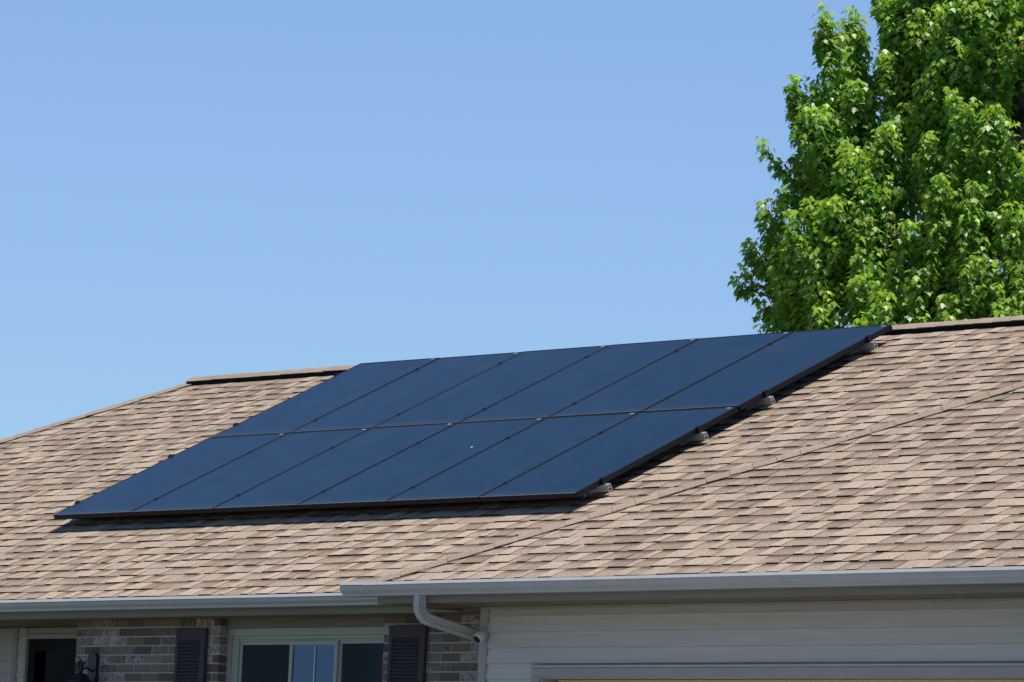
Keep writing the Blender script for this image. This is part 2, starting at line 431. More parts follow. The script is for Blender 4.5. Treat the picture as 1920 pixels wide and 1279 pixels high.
# soffits: ribbed panels
def soffit(x0, x1, y0, y1):
    s = MB(); x = x0
    s.box(x0, x1, y0, y1, FZ+.012, FZ+.02)
    while x < x1-.01:
        w = min(.094, x1-x-.004); s.box(x, x+w, y0, y1, FZ+.004, FZ+.0118); x += .1
    return s.build('soffit', M['soffit'], house)
soffit(LC[0]+.03, 1.79, -1.24, -.47)
soffit(1.795, 6.905, -1.24, -.90)
soffit(GX+.031, GXR-.03, E2+.024, -1.53)
def gutter(x0, x1, yf, ztop, zbot, ends=True, name='gutter'):
    g = MB(); h = ztop - zbot; t = .0018
    outer = [(yf, ztop-.004), (yf, zbot), (yf-.078, zbot), (yf-.0805, zbot+.003), (yf-.0800, zbot+.012), (yf-.0785, zbot+.015),
             (yf-.084, zbot+.021), (yf-.093, zbot+.028), (yf-.100, zbot+.035), (yf-.1035, zbot+.042), (yf-.1050, ztop-.027), (yf-.1155, ztop-.0225), (yf-.1160, ztop-.0205), (yf-.098, ztop-.002), (yf-.094, ztop), (yf-.086, ztop-.001)]
    cx = yf-.05; cz = (ztop+zbot)/2+.01
    inner = [(y+(t if y < cx else -t), z+(t if z < cz-.02 else -t*.5)) for y, z in outer]
    nseg = max(1, int((x1-x0)/.6)); n = len(outer)
    base = len(g.v)
    prof = outer + inner[::-1]; n2 = len(prof)
    for i in range(nseg+1):
        x = x0 + (x1-x0)*i/nseg; wob = random.uniform(-.0012,.0012)
        g.v += [(x, y, z+wob) for y, z in prof]  # slight sag between hangers
    for i in range(nseg):
        for k in range(n2):
            a = base+i*n2+k; b2 = base+i*n2+(k+1)%n2
            g.f.append((a, b2, b2+n2, a+n2))
    o = g.build(name, M['gutter'], house)
    if ends:
        for xe in (x0-.001, x1-.001):
            e = MB(); e.prism_x([p for p in outer], xe, xe+.002)
            eo = e.build('end_cap', M['gutter'], house); eo.parent = o; eo.matrix_parent_inverse = Matrix.Identity(4)
    return o
gutter(LC[0], 6.33, -1.2645, -.779, -.863)
gg = gutter(GX-.03, GXR, E2, -.778, -.868)
ge = gutter(GX-.245, GX+.0, E2-.0025, -.7765, -.8705, name='gutter'); ge['label'] = 'short gutter extension slipped over the left end of the garage gutter'
# drip edges: dark gap behind gutters
mb = MB(); mb.box(LC[0], 6.36, E1-.012, E1+.02, EZ-.011, EZ-.0065); mb.box(GX, GXR, E2-.012, E2+.02, EZ-.011, EZ-.0065); mb.build('drip_edge', M['vent'], house)

# ------------------------------------------------------------------ downspout (elbow at the top, runs back to the garage side wall)
def sweep_rect(path, wx, wy_list, crimp=None):
    """path in the YZ plane; section wx wide in x, w across; returns MB"""
    g = MB(); n = len(path); q = .008
    for i, (y, z) in enumerate(path):
        y0, z0 = path[max(i-1,0)]; y1, z1 = path[min(i+1,n-1)]
        t = Vector((0,y1-y0,z1-z0)).normalized(); nrm = Vector((0,-t.z,t.y))
        w = wy_list; cr = crimp[i] if crimp else 0.
        hx = wx/2 + cr*.8; hw = w/2 + cr*.4
        # ribbed rectangular section
        pr = [(-hx+q,-hw),(-hx*.3,-hw),(-hx*.22,-hw+.003),(hx*.22,-hw+.003),(hx*.3,-hw),(hx-q,-hw),(hx,-hw+q),(hx,-hw*.45),(hx-.003,-hw*.36),(hx-.003,-hw*.1),(hx,0),(hx-.003,hw*.1),(hx-.003,hw*.36),(hx,hw*.45),
              (hx,hw-q),(hx-q,hw),(-hx+q,hw),(-hx,hw-q),(-hx,-hw+q)]
        C = Vector((DSX, y, z))
        g.v += [tuple(C + Vector((a,0,0)) + nrm*b) for a, b in pr]
        k = len(pr)
    for i in range(n-1):
        for j in range(k): g.f.append((i*k+j, i*k+(j+1)%k, (i+1)*k+(j+1)%k, (i+1)*k+j))
    g.f.append(tuple(range(k))); g.f.append(tuple(range((n-1)*k, n*k))[::-1])
    return g
DSX = 6.862
path = [(-2.018,-.868),(-2.018,-.925)]; crimp = [0,0]
an = R(80); rad = .095
for i in range(1, 19):
    a = an*i/18; path.append((-2.018 + rad*(1-math.cos(a)), -.925 - rad*math.sin(a))); crimp.append(.0050 if i % 2 else -.0032)
dy, dz = math.sin(an), -math.cos(an)
ey, ez = path[-1]; Ld = (-1.46-ey)/dy
for s in (.02, Ld*.5, Ld): path.append((ey+dy*s, ez+dz*s)); crimp.append(0)
path.append((path[-1][0]+.015, path[-1][1]-.05)); crimp.append(0)
path.append((path[-1][0], GROUND+.2)); crimp.append(0)
sweep_rect(path, .052, .076, crimp).build('downspout', M['gutter'], house)

# ------------------------------------------------------------------ walls
GROUNDW = GROUND
def siding_wall(x0, x1, y, ztop, zbot, first, joints=(), holes=()):
    s = MB(); z = ztop; pitch = .1015
    zs = [ztop]; zz = first
    while zz > zbot: zs.append(zz); zz -= pitch
    zs.append(zbot)
    for i in range(len(zs)-1):
        za, zb = zs[i], zs[i+1]
        segs = [(x0, x1)]
        for hx0, hx1, hz0, hz1 in holes:
            if zb < hz1 - .001 and za > hz0:
                if za > hz1 + .02: zb = max(zb, hz1)
                else: segs = [(a, b) for s0, s1 in segs for a, b in ((s0, min(s1,hx0)), (max(s0,hx1), s1)) if b-a > .01]
        out = []
        for a, b in segs:
            cuts = [a] + sorted(j for j, k0, k1 in joints if k0 <= i < k1 and a < j < b) + [b]
            out += [(cuts[q]+(.0008 if q else 0), cuts[q+1]) for q in range(len(cuts)-1)]
        for q, (a, b) in enumerate(out):
            e = .0015*(q % 2)
            s.prism_x([(y, za), (y-.003-e, za-.0005), (y-.0155-e, zb+.005), (y-.0175-e, zb+.0015), (y-.0155-e, zb+.0008), (y, zb-.001)], a, b)
    return s.build('siding', M['siding'], house)
# garage front wall
GY = -1.55
siding_wall(7.0125, 14.0, GY+.006, -.930, GROUND+.15, -.9755, joints=((8.483,1,3),(10.667,3,4),(12.3,1,2)), holes=((7.545,12.4,GROUND,-1.29),))
mb = MB()
mb.box(7.0125, 14.0, GY-.014, GY+.01, -.931, -.9105); mb.build('frieze_trim', M['trim'], house, bevel=.002)
mb = MB(); mb.box(6.940, 7.012, GY-.018, GY+.0, GROUND+.1, -.912); mb.box(6.940, 6.955, GY+.001, GY+.075, GROUND+.1, -.912); mb.build('corner_trim', M['trim'], house, bevel=.0025)
mb = MB(); mb.box(6.956, 7.54, GY+.008, GY+.12, GROUND, -.92); mb.box(7.541, 12.4, GY+.008, GY+.1, -1.372, -.92); mb.box(12.401, 14.0, GY+.008, GY+.12, GROUND, -.92)
mb.box(6.956, 7.05, GY+.121, 7.6, GROUND, -.92); mb.box(13.9, 14.0, GY+.121, 7.6, GROUND, -.92); mb.build('garage_wall', M['siding'], house)
# garage door surround and door
mb = MB()
mb.box(7.470, 12.48, GY-.020, GY+.006, -1.366, -1.3075); mb.box(7.470, 7.542, GY-.0195, GY+.006, GROUND, -1.3665); mb.box(12.40, 12.48, GY-.0195, GY+.006, GROUND, -1.3665)
mb.box(7.542, 7.5425+.012, GY+.0065, GY+.125, GROUND, -1.368)
mb.build('garage_door_trim', M['trim'], house, bevel=.002)
mb = MB(); mb.prism_x([(GY+.004,-1.287),(GY-.020,-1.289),(GY-.034,-1.293),(GY-.034,-1.306),(GY+.004,-1.307)], 7.462, 12.49); mb.build('door_head_cap', M['gutter'], house)
mb = MB(); z = -1.3665
mb2 = MB()
while z > GROUND+.1:
    mb.box(7.56, 12.39, GY+.128, GY+.165, z-.52, z-.006)
    x = 7.70
    while x < 12.2:
        mb2.box(x, x+.44, GY+.122, GY+.1275, z-.44, z-.085); x += .585
    z -= .53
gd = mb.build('garage_door', M['garagedoor'], house, bevel=.004)
p_ = mb2.build('raised_panel', M['garagedoor'], house, bevel=.004); p_.parent = gd; p_.matrix_parent_inverse = Matrix.Identity(4)

# brick walls: one brick at a time in one mesh per wall face
def brick_wall(x0, x1, y, ztop, zbot, depth=.09, hole=None):
    b = MB(); T = []; W = []
    H = .0652; jt = .0095; z = ztop; r = 0
    while z > zbot:
        zb = z - H + jt
        off = 0 if r % 2 == 0 else .102
        x = x0 - off
        while x < x1 - .012:
            a = max(x, x0); c = min(x + .2035 - jt, x1)
            if x1 - c < .03: c = x1
            inside = hole and zb > hole[2] and z < hole[3] + .01 and a < hole[1] and c > hole[0]
            if c - a > .02:
                pieces = [(a, c)]
                if inside: pieces = [q for q in ((a, min(c,hole[0])), (max(a,hole[1]), c)) if q[1]-q[0] > .02]
                rr = random.random()
                tone = (.125,.098,.074) if rr < .35 else ((.160,.130,.100) if rr < .66 else ((.078,.061,.047) if rr < .84 else (.18,.150,.115)))
                k = random.uniform(.88,1.12); tone = [tone[0]*k*1.12, tone[1]*k*1.02, tone[2]*k]
                wsh = random.choice((0,.1,.15,.35,.75,.95)) if rr > .25 else random.choice((0,.1,.3))
                for a_, c_ in pieces:
                    j = random.uniform(-.0018,.0018)
                    n0 = len(b.v)
                    b.box(a_, c_, y + j, y + depth, zb, z)
                    T += [tone]*(len(b.v)-n0); W += [wsh]*(len(b.v)-n0)
            x += .2035
        z -= H; r += 1
    return b.build('brick_wall', M['brick'], house, bevel=.003, attrs=dict(tint=np.array(T), wash=np.array(W)))
BYW = -1.02
def walled(x0, x1):
    w = brick_wall(x0, x1, BYW, -.9075, GROUND+.1)
    m_ = MB(); m_.box(x0+.004, x1-.003, BYW+.005, BYW+.085, GROUND+.05, -.909)
    mo = m_.build('mortar', M['mortar'], house); mo.parent = w; mo.matrix_parent_inverse = Matrix.Identity(4)
    return w
walled(LC[0]+.6, -.05); walled(1.80, 3.497); walled(5.310, 6.95)  # first one: unseen left wing, added to shade the entry
w = brick_wall(3.507, 5.30, BYW, -2.26, GROUND+.1)
m_ = MB(); m_.box(3.4975, 5.3095, BYW+.005, BYW+.084, GROUND+.05, -2.262); mo = m_.build('mortar', M['mortar'], house); mo.parent = w; mo.matrix_parent_inverse = Matrix.Identity(4)
# board above the window and the backing wall
mb = MB(); mb.box(3.500, 5.307, -.965, -.935, -.9765, -.909); mb.build('frieze_board', M['fascia'], house, bevel=.002)
mb = MB()
mb.box(1.86, 3.49, BYW+.0905, BYW+.17, GROUND, -.909); mb.box(5.32, 6.95, BYW+.0905, BYW+.17, GROUND, -.909)
mb.box(1.87, 1.95, BYW+.1705, 7.2995, GROUND, -.916)
mb.box(LC[0]+.6, -.06, BYW+.0905, BYW+.17, GROUND, -.909); mb.box(LC[0]+.6, LC[0]+.7, BYW+.1705, -.4505, GROUND, -.915)  # backing of the added, unseen left wing
mb.box(-.14, -.06, BYW+.1705, -.51, GROUND, -.915)
mb.box(3.491, 5.319, BYW+.0905, BYW+.17, GROUND, -2.27); mb.box(3.491, 5.319, BYW+.0905, BYW+.17, -.97, -.909)
mb.box(LC[0]+.6, 7.0, 7.3, 7.4, GROUND, -.915); mb.box(LC[0]+.6, LC[0]+.7, -.45, 7.3, GROUND, -.915)
mb.build('backing_wall', M['fascia'], house)
# entry wall of siding, set back under the porch soffit
EY = -.5
siding_wall(-.059, .306, EY+.006, -.916, GROUND+.1, -.966)
siding_wall(.357, .462, EY+.006, -.916, GROUND+.1, -.985)
mb = MB(); mb.box(.306, .357, EY-.022, EY+.004, GROUND+.1, -.912); mb.build('corner_trim', M['trim'], house, bevel=.002)
for xa_, xb_ in ((LC[0]+.6, .46), (1.44, 1.79)):
    mb = MB(); mb.box(xa_, xb_, EY+.008, EY+.08, GROUND, -.915); mb.build('wall', M['siding'], house)
mb = MB()
mb.box(.462, .484, EY-.02, EY+.05, GROUND+.1, -.916); mb.box(1.42, 1.442, EY-.02, EY+.05, GROUND+.1, -.916)
mb.box(.4845, 1.4195, EY-.012, EY+.05, -.965, -.9165); mb.box(.4845, 1.4195, EY-.022, EY+.05, -1.0, -.9655)
mb.build('door_frame', M['trim'], house, bevel=.002)
mb = MB()
mb.box(.485, 1.42, EY+.03, EY+.06, -2.95, -1.001)
mb.box(.485, .56, EY+.004, EY+.0295, -2.95, -1.0015); mb.box(1.345, 1.42, EY+.004, EY+.0295, -2.95, -1.0015); mb.box(.5605, 1.3445, EY+.004, EY+.0295, -1.09, -1.0015)
door = mb.build('front_door', M['doorblack'], house, bevel=.002)
mb = MB(); mb.box(.5605, 1.3445, EY+.018, EY+.022, -2.8, -1.0905); g_ = mb.build('pane', M['glass_door'], house); g_.parent = door; g_.matrix_parent_inverse = Matrix.Identity(4)
mb = MB(); mb.tube([(.60,EY-.02,-1.95),(.60,EY-.03,-1.98),(.60,EY-.03,-2.12),(.60,EY-.02,-2.15)], .009); hd = mb.build('handle', M['black'], house); hd.parent = door; hd.matrix_parent_inverse = Matrix.Identity(4)

# ------------------------------------------------------------------ window
WY = -.93
win = bpy.data.objects.new('window', None); col.objects.link(win); win.parent = house; win.matrix_parent_inverse = Matrix.Translation(-house.location)
def sub(mbx, name, m, **k):
    o = mbx.build(name, m, None, **k); o.parent = win; return o
ZB = -2.24
mb = MB()   # outer casing, stepped
mb.box(3.489, 5.306, WY-.012, WY+.02, -1.030, -.9775); mb.box(3.489, 3.531, WY-.012, WY+.02, ZB, -1.0305); mb.box(5.268, 5.306, WY-.012, WY+.02, ZB, -1.0305)
mb.box(3.5315, 5.2675, WY+.004, WY+.035, -1.0545, -1.0305); mb.box(3.5315, 3.600, WY+.004, WY+.035, ZB, -1.055); mb.box(5.215, 5.2675, WY+.004, WY+.035, ZB, -1.055)
mb.box(3.6005, 5.2145, WY+.012, WY+.05, -1.066, -1.0548)
mb.box(3.50, 5.30, WY-.02, WY+.03, ZB-.05, ZB-.001)
sub(mb, 'frame', M['winframe'], bevel=.002)
def sash(x0, x1, zt, y, fr):
    s = MB(); s.box(x0, x1, y, y+.022, zt-fr, zt); s.box(x0, x0+fr, y, y+.022, ZB, zt-fr-.0005); s.box(x1-fr, x1, y, y+.022, ZB, zt-fr-.0005); s.box(x0+fr+.0005, x1-fr-.0005, y, y+.022, ZB, ZB+fr)
    return sub(s, 'sash', M['winframe'], bevel=.0015)
sash(3.601, 4.186, -1.0665, WY+.018, .026); sash(4.187, 4.712, -1.0665, WY-.002, .032); sash(4.713, 5.214, -1.0665, WY+.018, .022)
def pane(x0, x1, zt, y, m):
    s = MB(); s.box(x0, x1, y, y+.004, ZB+.03, zt); return sub(s, 'pane', m)
pane(3.6275, 4.1595, -1.093, WY+.026, M['glass_dark']); pane(4.2185, 4.6805, -1.0985, WY+.007, M['glass']); pane(4.7355, 5.1915, -1.089, WY+.026, M['glass_dark'])
mb = MB(); mb.box(4.458, 4.470, WY+.001, WY+.006, ZB+.03, -1.107); sub(mb, 'reflection_strip', M['white'])  # pale bar painting a reflected line on the centre pane
def curtain(x0, x1, y, m):
    s = MB(); n = int((x1-x0)/.012)
    for i in range(n+1):
        x = x0+(x1-x0)*i/n; yy = y + .006*math.sin(x*55)+.003*math.sin(x*131)
        s.v += [(x, yy, -1.0), (x, yy, ZB)]
    for i in range(n): s.f.append((2*i, 2*i+1, 2*i+3, 2*i+2))
    return sub(s, 'curtain', m, smooth=True)
curtain(3.80, 4.06, WY+.045, M['curtain']); curtain(4.84, 5.18, WY+.045, M['curtain'])
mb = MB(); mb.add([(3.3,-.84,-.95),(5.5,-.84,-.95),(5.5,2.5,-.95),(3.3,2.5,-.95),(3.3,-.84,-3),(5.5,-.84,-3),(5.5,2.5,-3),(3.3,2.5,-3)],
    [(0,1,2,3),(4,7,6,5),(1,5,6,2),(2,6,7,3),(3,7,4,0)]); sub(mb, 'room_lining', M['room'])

# ------------------------------------------------------------------ shutters
def shutter(x0, x1, zt, lab):
    f = MB(); y1 = BYW-.002; y0 = y1-.030; zb = ZB-.02; st = .034
    f.box(x0, x0+st, y0, y1, zb, zt); f.box(x1-st-.02, x1, y0, y1, zb, zt)
    f.box(x0+st+.0003, x1-st-.0203, y0+.001, y1, zt-.088, zt-.0003); f.box(x0+st+.0003, x1-st-.0203, y0+.001, y1, zb, zb+.08)
    f.box(x0+st+.0003, x1-st-.0203, y1-.006, y1, zb+.08, zt-.0885)
    o = f.build('shutter', M['shutter'], house, bevel=.0025); o['label'] = lab
    l = MB(); z = zt-.089
    while z > zb+.1:
        l.prism_x([(y0+.011, z),(y0+.016,z-.001),(y0+.006,z-.0175),(y0+.0015,z-.0180),(y0+.001,z-.0160)], x0+st+.0006, x1-st-.0206); z -= .0249
    lo = l.build('louvre', M['shutter'], house); lo.parent = o; lo.matrix_parent_inverse = Matrix.Identity(4)
shutter(3.031, 3.372, -.979, 'dark louvred shutter left of the window'); shutter(5.404, 5.780, -.979, 'dark louvred shutter right of the window')
# interior floor/foundation
mb = MB(); mb.box(LC[0]+.62, 13.95, -.40, 7.28, GROUND-.3, GROUND+.12); mb.build('foundation', M['foundation'], house)

# ------------------------------------------------------------------ solar panels
PW, PL, TH = 1.01, 1.6780, .040
pg = 'black solar panels mounted on the roof'
rot = Matrix.Rotation(SL, 4, 'X')
def build_panel():
    t = thing('solar_panel', 'x', 'solar panel', group=pg)
    w, l = PW-.011, PL-.019; fw = .015
    f = MB()
    f.box(0, w, 0, fw, -TH, 0); f.box(0, w, l-fw, l, -TH, 0); f.box(0, fw, fw+.0002, l-fw-.0002, -TH, 0); f.box(w-fw, w, fw+.0002, l-fw-.0002, -TH, 0)
    # groove line along the outer faces
    fo = f.build('frame', M['frame'], None, bevel=.0022); fo.parent = t
    s = MB(); s.box(.002, w-.002, -.0012, .0042, -.0042, .0006); eo = s.build('edge_highlight', M['lip'], None, bevel=.0012); eo.parent = fo  # thin strip added as a painted highlight along the bottom edge
    g = MB(); g.box(fw-.0002, w-fw+.0002, fw-.0002, l-fw+.0002, -.006, -.0016); go = g.build('glass', M['cells'], None); go.parent = t
    s = MB(); s.box(.09, .52, l-.026, l-.0215, -.0014, -.0009); bo = s.build('bus_ribbon', M['bus'], None); bo.parent = go
    s = MB(); s.box(w-.085, w-.040, l-.030, l-.017, -.0014, -.0008); lo = s.build('serial_label', M['label'], None); lo.parent = go
    return t
def copy_tree(o, parent=None):
    c = o.copy(); col.objects.link(c); c.parent = parent
    for ch in list(o.children): copy_tree(ch, c)
    return c
cols_ = ['leftmost', 'second from the left', 'third from the left', 'third from the right', 'second from the right', 'rightmost']
proto = build_panel()
for r in (0, 1):
    for i in range(6):
        p = proto if (i, r) == (0, 0) else copy_tree(proto)
        jx = random.uniform(-.001,.001); e = Vector((0,cS,sS))
        p.location = Vector((i*PW+.0055+jx, 0, 0)) + e*(r*PL) + Vector((0,-sS,cS))*random.uniform(-.0008,.0008)
        p.rotation_euler = (SL + random.uniform(-.0012,.0012), random.uniform(-.0012,.0012), 0)
        lab = 'black solar panel, %s of the six in the %s row' % (cols_[i], ('lower', 'upper')[r])
        if i in (2, 3): lab = lab.replace('of the six ', '')
        if (i, r) == (3, 0): lab = 'black solar panel with a white bird dropping, third from right in lower row'
        p['label'] = lab
        if (i, r) == (3, 0):
            s = MB(); s.lathe([(.001,0),(.008,.0004),(.0065,.0014),(.002,.002)], Matrix.Translation((.771,1.083,-.0016)) @ Matrix.Scale(1.5,4,(0,1,0)), 12)
            d_ = s.build('bird_dropping', M['dropping'], None, smooth=True); d_.parent = p
# rails: hollow aluminium extrusions under the panels, with clamps, bolts and feet
rails_v = (.26, 1.245, 1.95, 3.07)
nR = Vector((0,-sS,cS)); eR = Vector((0,cS,sS))
rl_lab = ['silver rail under the lower panel row, nearest the gutter', 'silver rail under the lower panel row, just below the middle seam',
          'silver rail under the upper panel row, just above the middle seam', 'silver rail under the upper panel row, nearest the ridge']
for k, vv in enumerate(rails_v):
    P0 = eR*vv - nR*TH
    rt = thing('mounting_rail', rl_lab[k], 'mounting rail', P0, group='aluminium rails under the solar panels')
    rt.rotation_euler = (SL, 0, 0)
    # local: x along rail, y up-slope, z off the roof; top of rail at z=0
    xa, xb = -.055, 6*PW+.052; h = .052; b = .019
    r_ = MB()
    def ring(outer, inner):
        n = len(outer); vs = []
        for x in (xa, xb): vs += [(x,*p) for p in outer] + [(x,*p) for p in inner]
        fs = []
        for i in range(n):
            j = (i+1) % n
            fs += [(i, j, j+2*n, i+2*n), (i+n, i+3*n, j+3*n, j+n), (i, i+n, j+n, j), (i+2*n, j+2*n, j+3*n, i+3*n)]
        r_.add(vs, fs)
    ring([(-b,-h),(b,-h),(b,-h*.5),(b*.8,-h*.45),(b*.8,-.001),(-b*.8,-.001),(-b*.8,-h*.45),(-b,-h*.5)], [(-b+.004,-h+.004),(b-.004,-h+.004),(b-.004,-h*.55),(b*.4,-h*.5),(b*.4,-.006),(-b*.4,-.006),(-b*.4,-h*.5),(-b+.004,-h*.55)])
    r_.box(xa, xb, -b*.4, b*.4, -h*.56, -h*.50)
    ro = r_.build('rail', M['alu'], None); ro.parent = rt
    for i in range(7):
        xx = i*PW
        c = MB()
        if i in (0, 6):
            sg = 1 if i == 6 else -1
            xe = xx - .006*sg
            lo_, hi_ = sorted((xe + .001*sg, xe + .024*sg)); c.box(lo_, hi_, -.019, .019, .0, TH+.002)
            lo_, hi_ = sorted((xe - .008*sg, xe + .024*sg)); c.box(lo_, hi_, -.019, .019, TH+.0022, TH+.007)
            c.lathe([(.0065,TH+.007),(.0065,TH+.013),(.003,TH+.0135)], Matrix.Translation((xe+.012*sg,0,0)), 8)
            co = c.build('end_clamp', M['clamp'], None, bevel=.001)
        else:
            c.box(xx-.014, xx+.014, -.017, .017, TH+.0008, TH+.0035); c.box(xx-.006, xx+.006, -.015, .015, 0, TH)
            c.lathe([(.0075,TH+.004),(.0065,TH+.0085),(.004,TH+.009)], Matrix.Translation((xx,0,0)), 8)
            co = c.build('mid_clamp', M['clamp'], None, bevel=.0008)
        co.parent = rt
    for x in (.22, 1.42, 2.64, 3.86, 5.06, 5.86):
        c = MB(); c.box(x-.02, x+.02, -.05, .05, -.0765, -.070); c.box(x-.02, x+.02, -.028, -.0205, -.070, -.012)
        c.lathe([(.007,-.07),(.007,-.06)], Matrix.Translation((x,.02,0)), 6)
        co = c.build('foot', M['alu'], None, bevel=.001); co.parent = rt

# ------------------------------------------------------------------ security camera on the corner trim
cam_t = thing('security_camera', 'small white security camera with black lens on the garage corner trim', 'camera', (7.0,-1.57,-1.10))
def subt(mbx, name, m, par, **k):
    o = mbx.build(name, m, None, **k); o.parent = par; o.matrix_parent_inverse = Matrix.Translation(-par.location); return o
axis = Vector((.02,-.78,-.62)).normalized()
Q = axis.to_track_quat('Z','Y').to_matrix().to_4x4()
C0 = Vector((7.018,-1.625,-1.103))
s = MB(); s.lathe([(.004,-.036),(.016,-.034),(.026,-.026),(.0325,-.012),(.0355,.004),(.0355,.018),(.0325,.033),(.0295,.038)], Matrix.Translation(C0) @ Q, 28); subt(s, 'body', M['white'], cam_t, smooth=True)
s = MB(); s.lathe([(.0265,.0375),(.0265,.0395),(.023,.041),(.002,.042)], Matrix.Translation(C0) @ Q, 28); subt(s, 'lens', M['lens'], cam_t, smooth=True)
s = MB(); s.lathe([(.026,0),(.026,.006),(.020,.012),(.009,.016),(.009,.03)], Matrix.Translation((6.992,-1.5685,-1.083)) @ Matrix.Rotation(R(90),4,'X'), 24); subt(s, 'mount', M['white'], cam_t, smooth=True)

# ------------------------------------------------------------------ wall lantern
lan = thing('wall_lantern', 'black wall lantern with curled scrolls on the brick beside the front door', 'lantern', (2.04,BYW,-1.5))
s = MB()
outl = []
for a in range(0, 181, 15): outl.append((.045*math.cos(R(a)), .03*math.sin(R(a))))
top = -1.185
vs = [(2.045+a, BYW-.002, top+b_) for a, b_ in outl] + [(2.045-.045,BYW-.002,-1.62),(2.045+.045,BYW-.002,-1.62)]
vs2 = [(x, y-.028, z) for x, y, z in vs]; n = len(vs)
s.add(vs+vs2, [tuple(range(n)), tuple(range(n,2*n))[::-1]] + [(i,(i+1)%n,(i+1)%n+n,i+n) for i in range(n)])
subt(s, 'backplate', M['black'], lan, bevel=.006)
LX, LY = 2.05, -1.150
def scroll(cx, cz, sgn, r0, turns, plane):
    pts = []
    for i in range(26):
        t = i/25; a = R(-90)+sgn*0 + turns*2*math.pi*t; r = r0*(1-.8*t)
        pts.append((cx + sgn*r*math.cos(a)*plane[0], LY + sgn*r*math.cos(a)*plane[1], cz + r*math.sin(a)))
    return pts
s = MB()
for sgn in (1,-1):
    for pl in ((.75,.66),(.66,-.75)):
        s.tube([(LX, LY, -1.295)] + scroll(LX+sgn*.042*pl[0], -1.235, sgn, .022, 1.3, pl), .0045, 6)
s.tube([(LX,LY,-1.33),(LX,LY,-1.30),(LX,LY,-1.27),(LX,LY,-1.235),(LX,LY,-1.20)], [.02,.012,.007,.010,.003], 10)
s.tube([(LX,LY,-1.275),(LX,LY+.06,-1.262),(LX,LY+.11,-1.29),(LX,BYW-.02,-1.30)], .008, 8)
subt(s, 'scroll_arm', M['black'], lan, smooth=True)
s = MB()
T4 = Matrix.Translation((LX,LY,0)) @ Matrix.Rotation(R(22),4,'Z')
s.lathe([(.010,-1.297),(.035,-1.305),(.052,-1.312),(.075,-1.340),(.102,-1.368),(.102,-1.379),(.09,-1.384)], T4, 6); subt(s, 'hood', M['black'], lan)
s = MB(); s.lathe([(.078,-1.383),(.056,-1.60)], T4, 6); subt(s, 'lamp_glass', M['lampglass'], lan)
s = MB(); s.lathe([(.06,-1.60),(.064,-1.612),(.03,-1.635),(.008,-1.66)], T4, 6)
for i in range(6):
    a = R(22+60*i); s.tube([(LX+.08*math.cos(a),LY+.08*math.sin(a),-1.383),(LX+.058*math.cos(a),LY+.058*math.sin(a),-1.602)], .005, 5)
subt(s, 'cage', M['black'], lan)

# ------------------------------------------------------------------ ground, driveway
def gz(y):
    t = min(max((-4-y)/12, 0), 1); return GROUND - .02 - 1.15*t*t*(3-2*t)
def sheet(name, x0, x1, ys, dz, m):
    s = MB()
    for y in ys: s.v += [(x0,y,gz(y)+dz),(x1,y,gz(y)+dz)]
    for i in range(len(ys)-1): s.f.append((2*i,2*i+1,2*i+3,2*i+2))
    return struct(s.build(name, m, None, smooth=True))
ys = [-1500,-200,-60,-30,-20]+[-16+i for i in range(0,13)]+[-2,10,60,300,2500]
sheet('lawn', -1800, 1800, ys, 0, M['grass'])
sheet('driveway', 7.2, 12.8, [-22,-20,-18]+[-16+i for i in range(0,13)]+[-3,-1.47], .004*2, M['concrete'])
sheet('road', -1500, 1500, [-34,-30,-28,-25,-22.01], .008, mat('asphalt', (.055,.055,.057), .95, noise=(8,.2,6)))
sheet('path', .4, 2.0, [-16+i for i in range(0,13)]+[-3,-.4], .006, M['concrete'])

# ------------------------------------------------------------------ maple tree behind the house
TB = Vector((-1.75, 12.5, gz(12)))             # trunk foot
RI = Vector((.655,.756,0)); FO = Vector((-.756,.655,0))     # across / away directions used to lay the boughs out
def TP(a, z, d): return Vector((TB.x, TB.y, 0)) + RI*a + FO*d + Vector((0,0,z))
maple = thing('maple_tree', 'tall leafy green maple tree rising behind the roof ridge at the right', 'tree', TB)
trunk_pts = [TP(0,TB.z,0), TP(.03,-1,0), TP(.0,1.5,.05), TP(.05,3.5,0), TP(0,5.2,.05), TP(.03,6.6,0), TP(0,8.0,0)]
s = MB(); s.tube(trunk_pts, [.26,.19,.16,.12,.085,.055,.02], 12)
s.tube([TP(0,TB.z-.1,0), TP(0,TB.z+.02,0), TP(0,TB.z+.35,0)], [.42,.36,.24], 12)
subt(s, 'trunk', M['bark'], maple, smooth=True)
def px(x, y): return ((x-1905)/191.8, 6.131 - .00519*y - .00013*(1905-x))
# boughs: (tip across, tip height, depth, foliage length, radius)
boughs = []
def B(x, y, d, L, r, lean=None, dens=1.): boughs.append((*px(x,y), d, L, r, lean, dens))
# outline boughs on the left: spires with their own lean (dx,dz per metre going down)
B(1532,50,-.1,1.75,.30,(.18,-1)); B(1588,48,.2,1.5,.26,(.10,-1)); B(1483,185,-.2,1.2,.30,(.30,-1)); B(1560,150,.5,1.6,.42,(.3,-1))
B(1432,302,0,.75,.13,(.75,-.65)); B(1470,385,.1,1.0,.24,(.8,-.5)); B(1436,425,-.3,1.0,.28,(.5,-.8)); B(1412,490,-.1,.85,.24,(.7,-.6))
B(1388,547,0,.8,.17,(.93,-.30)); B(1438,605,-.2,.8,.16,(1,-.2)); B(1460,520,-.6,.9,.30,(.4,-.9)); B(1500,255,-.5,1.0,.28,(.5,-1)); B(1510,340,.1,.7,.22,(.7,-.7))
B(1640,0,.0,1.5,.30,(.35,-1)); B(1628,25,-.2,.8,.16,(.5,-.85)); B(1660,120,.3,1.1,.30,(.4,-1)); B(1700,-40,-.3,1.7,.45,(.3,-1))
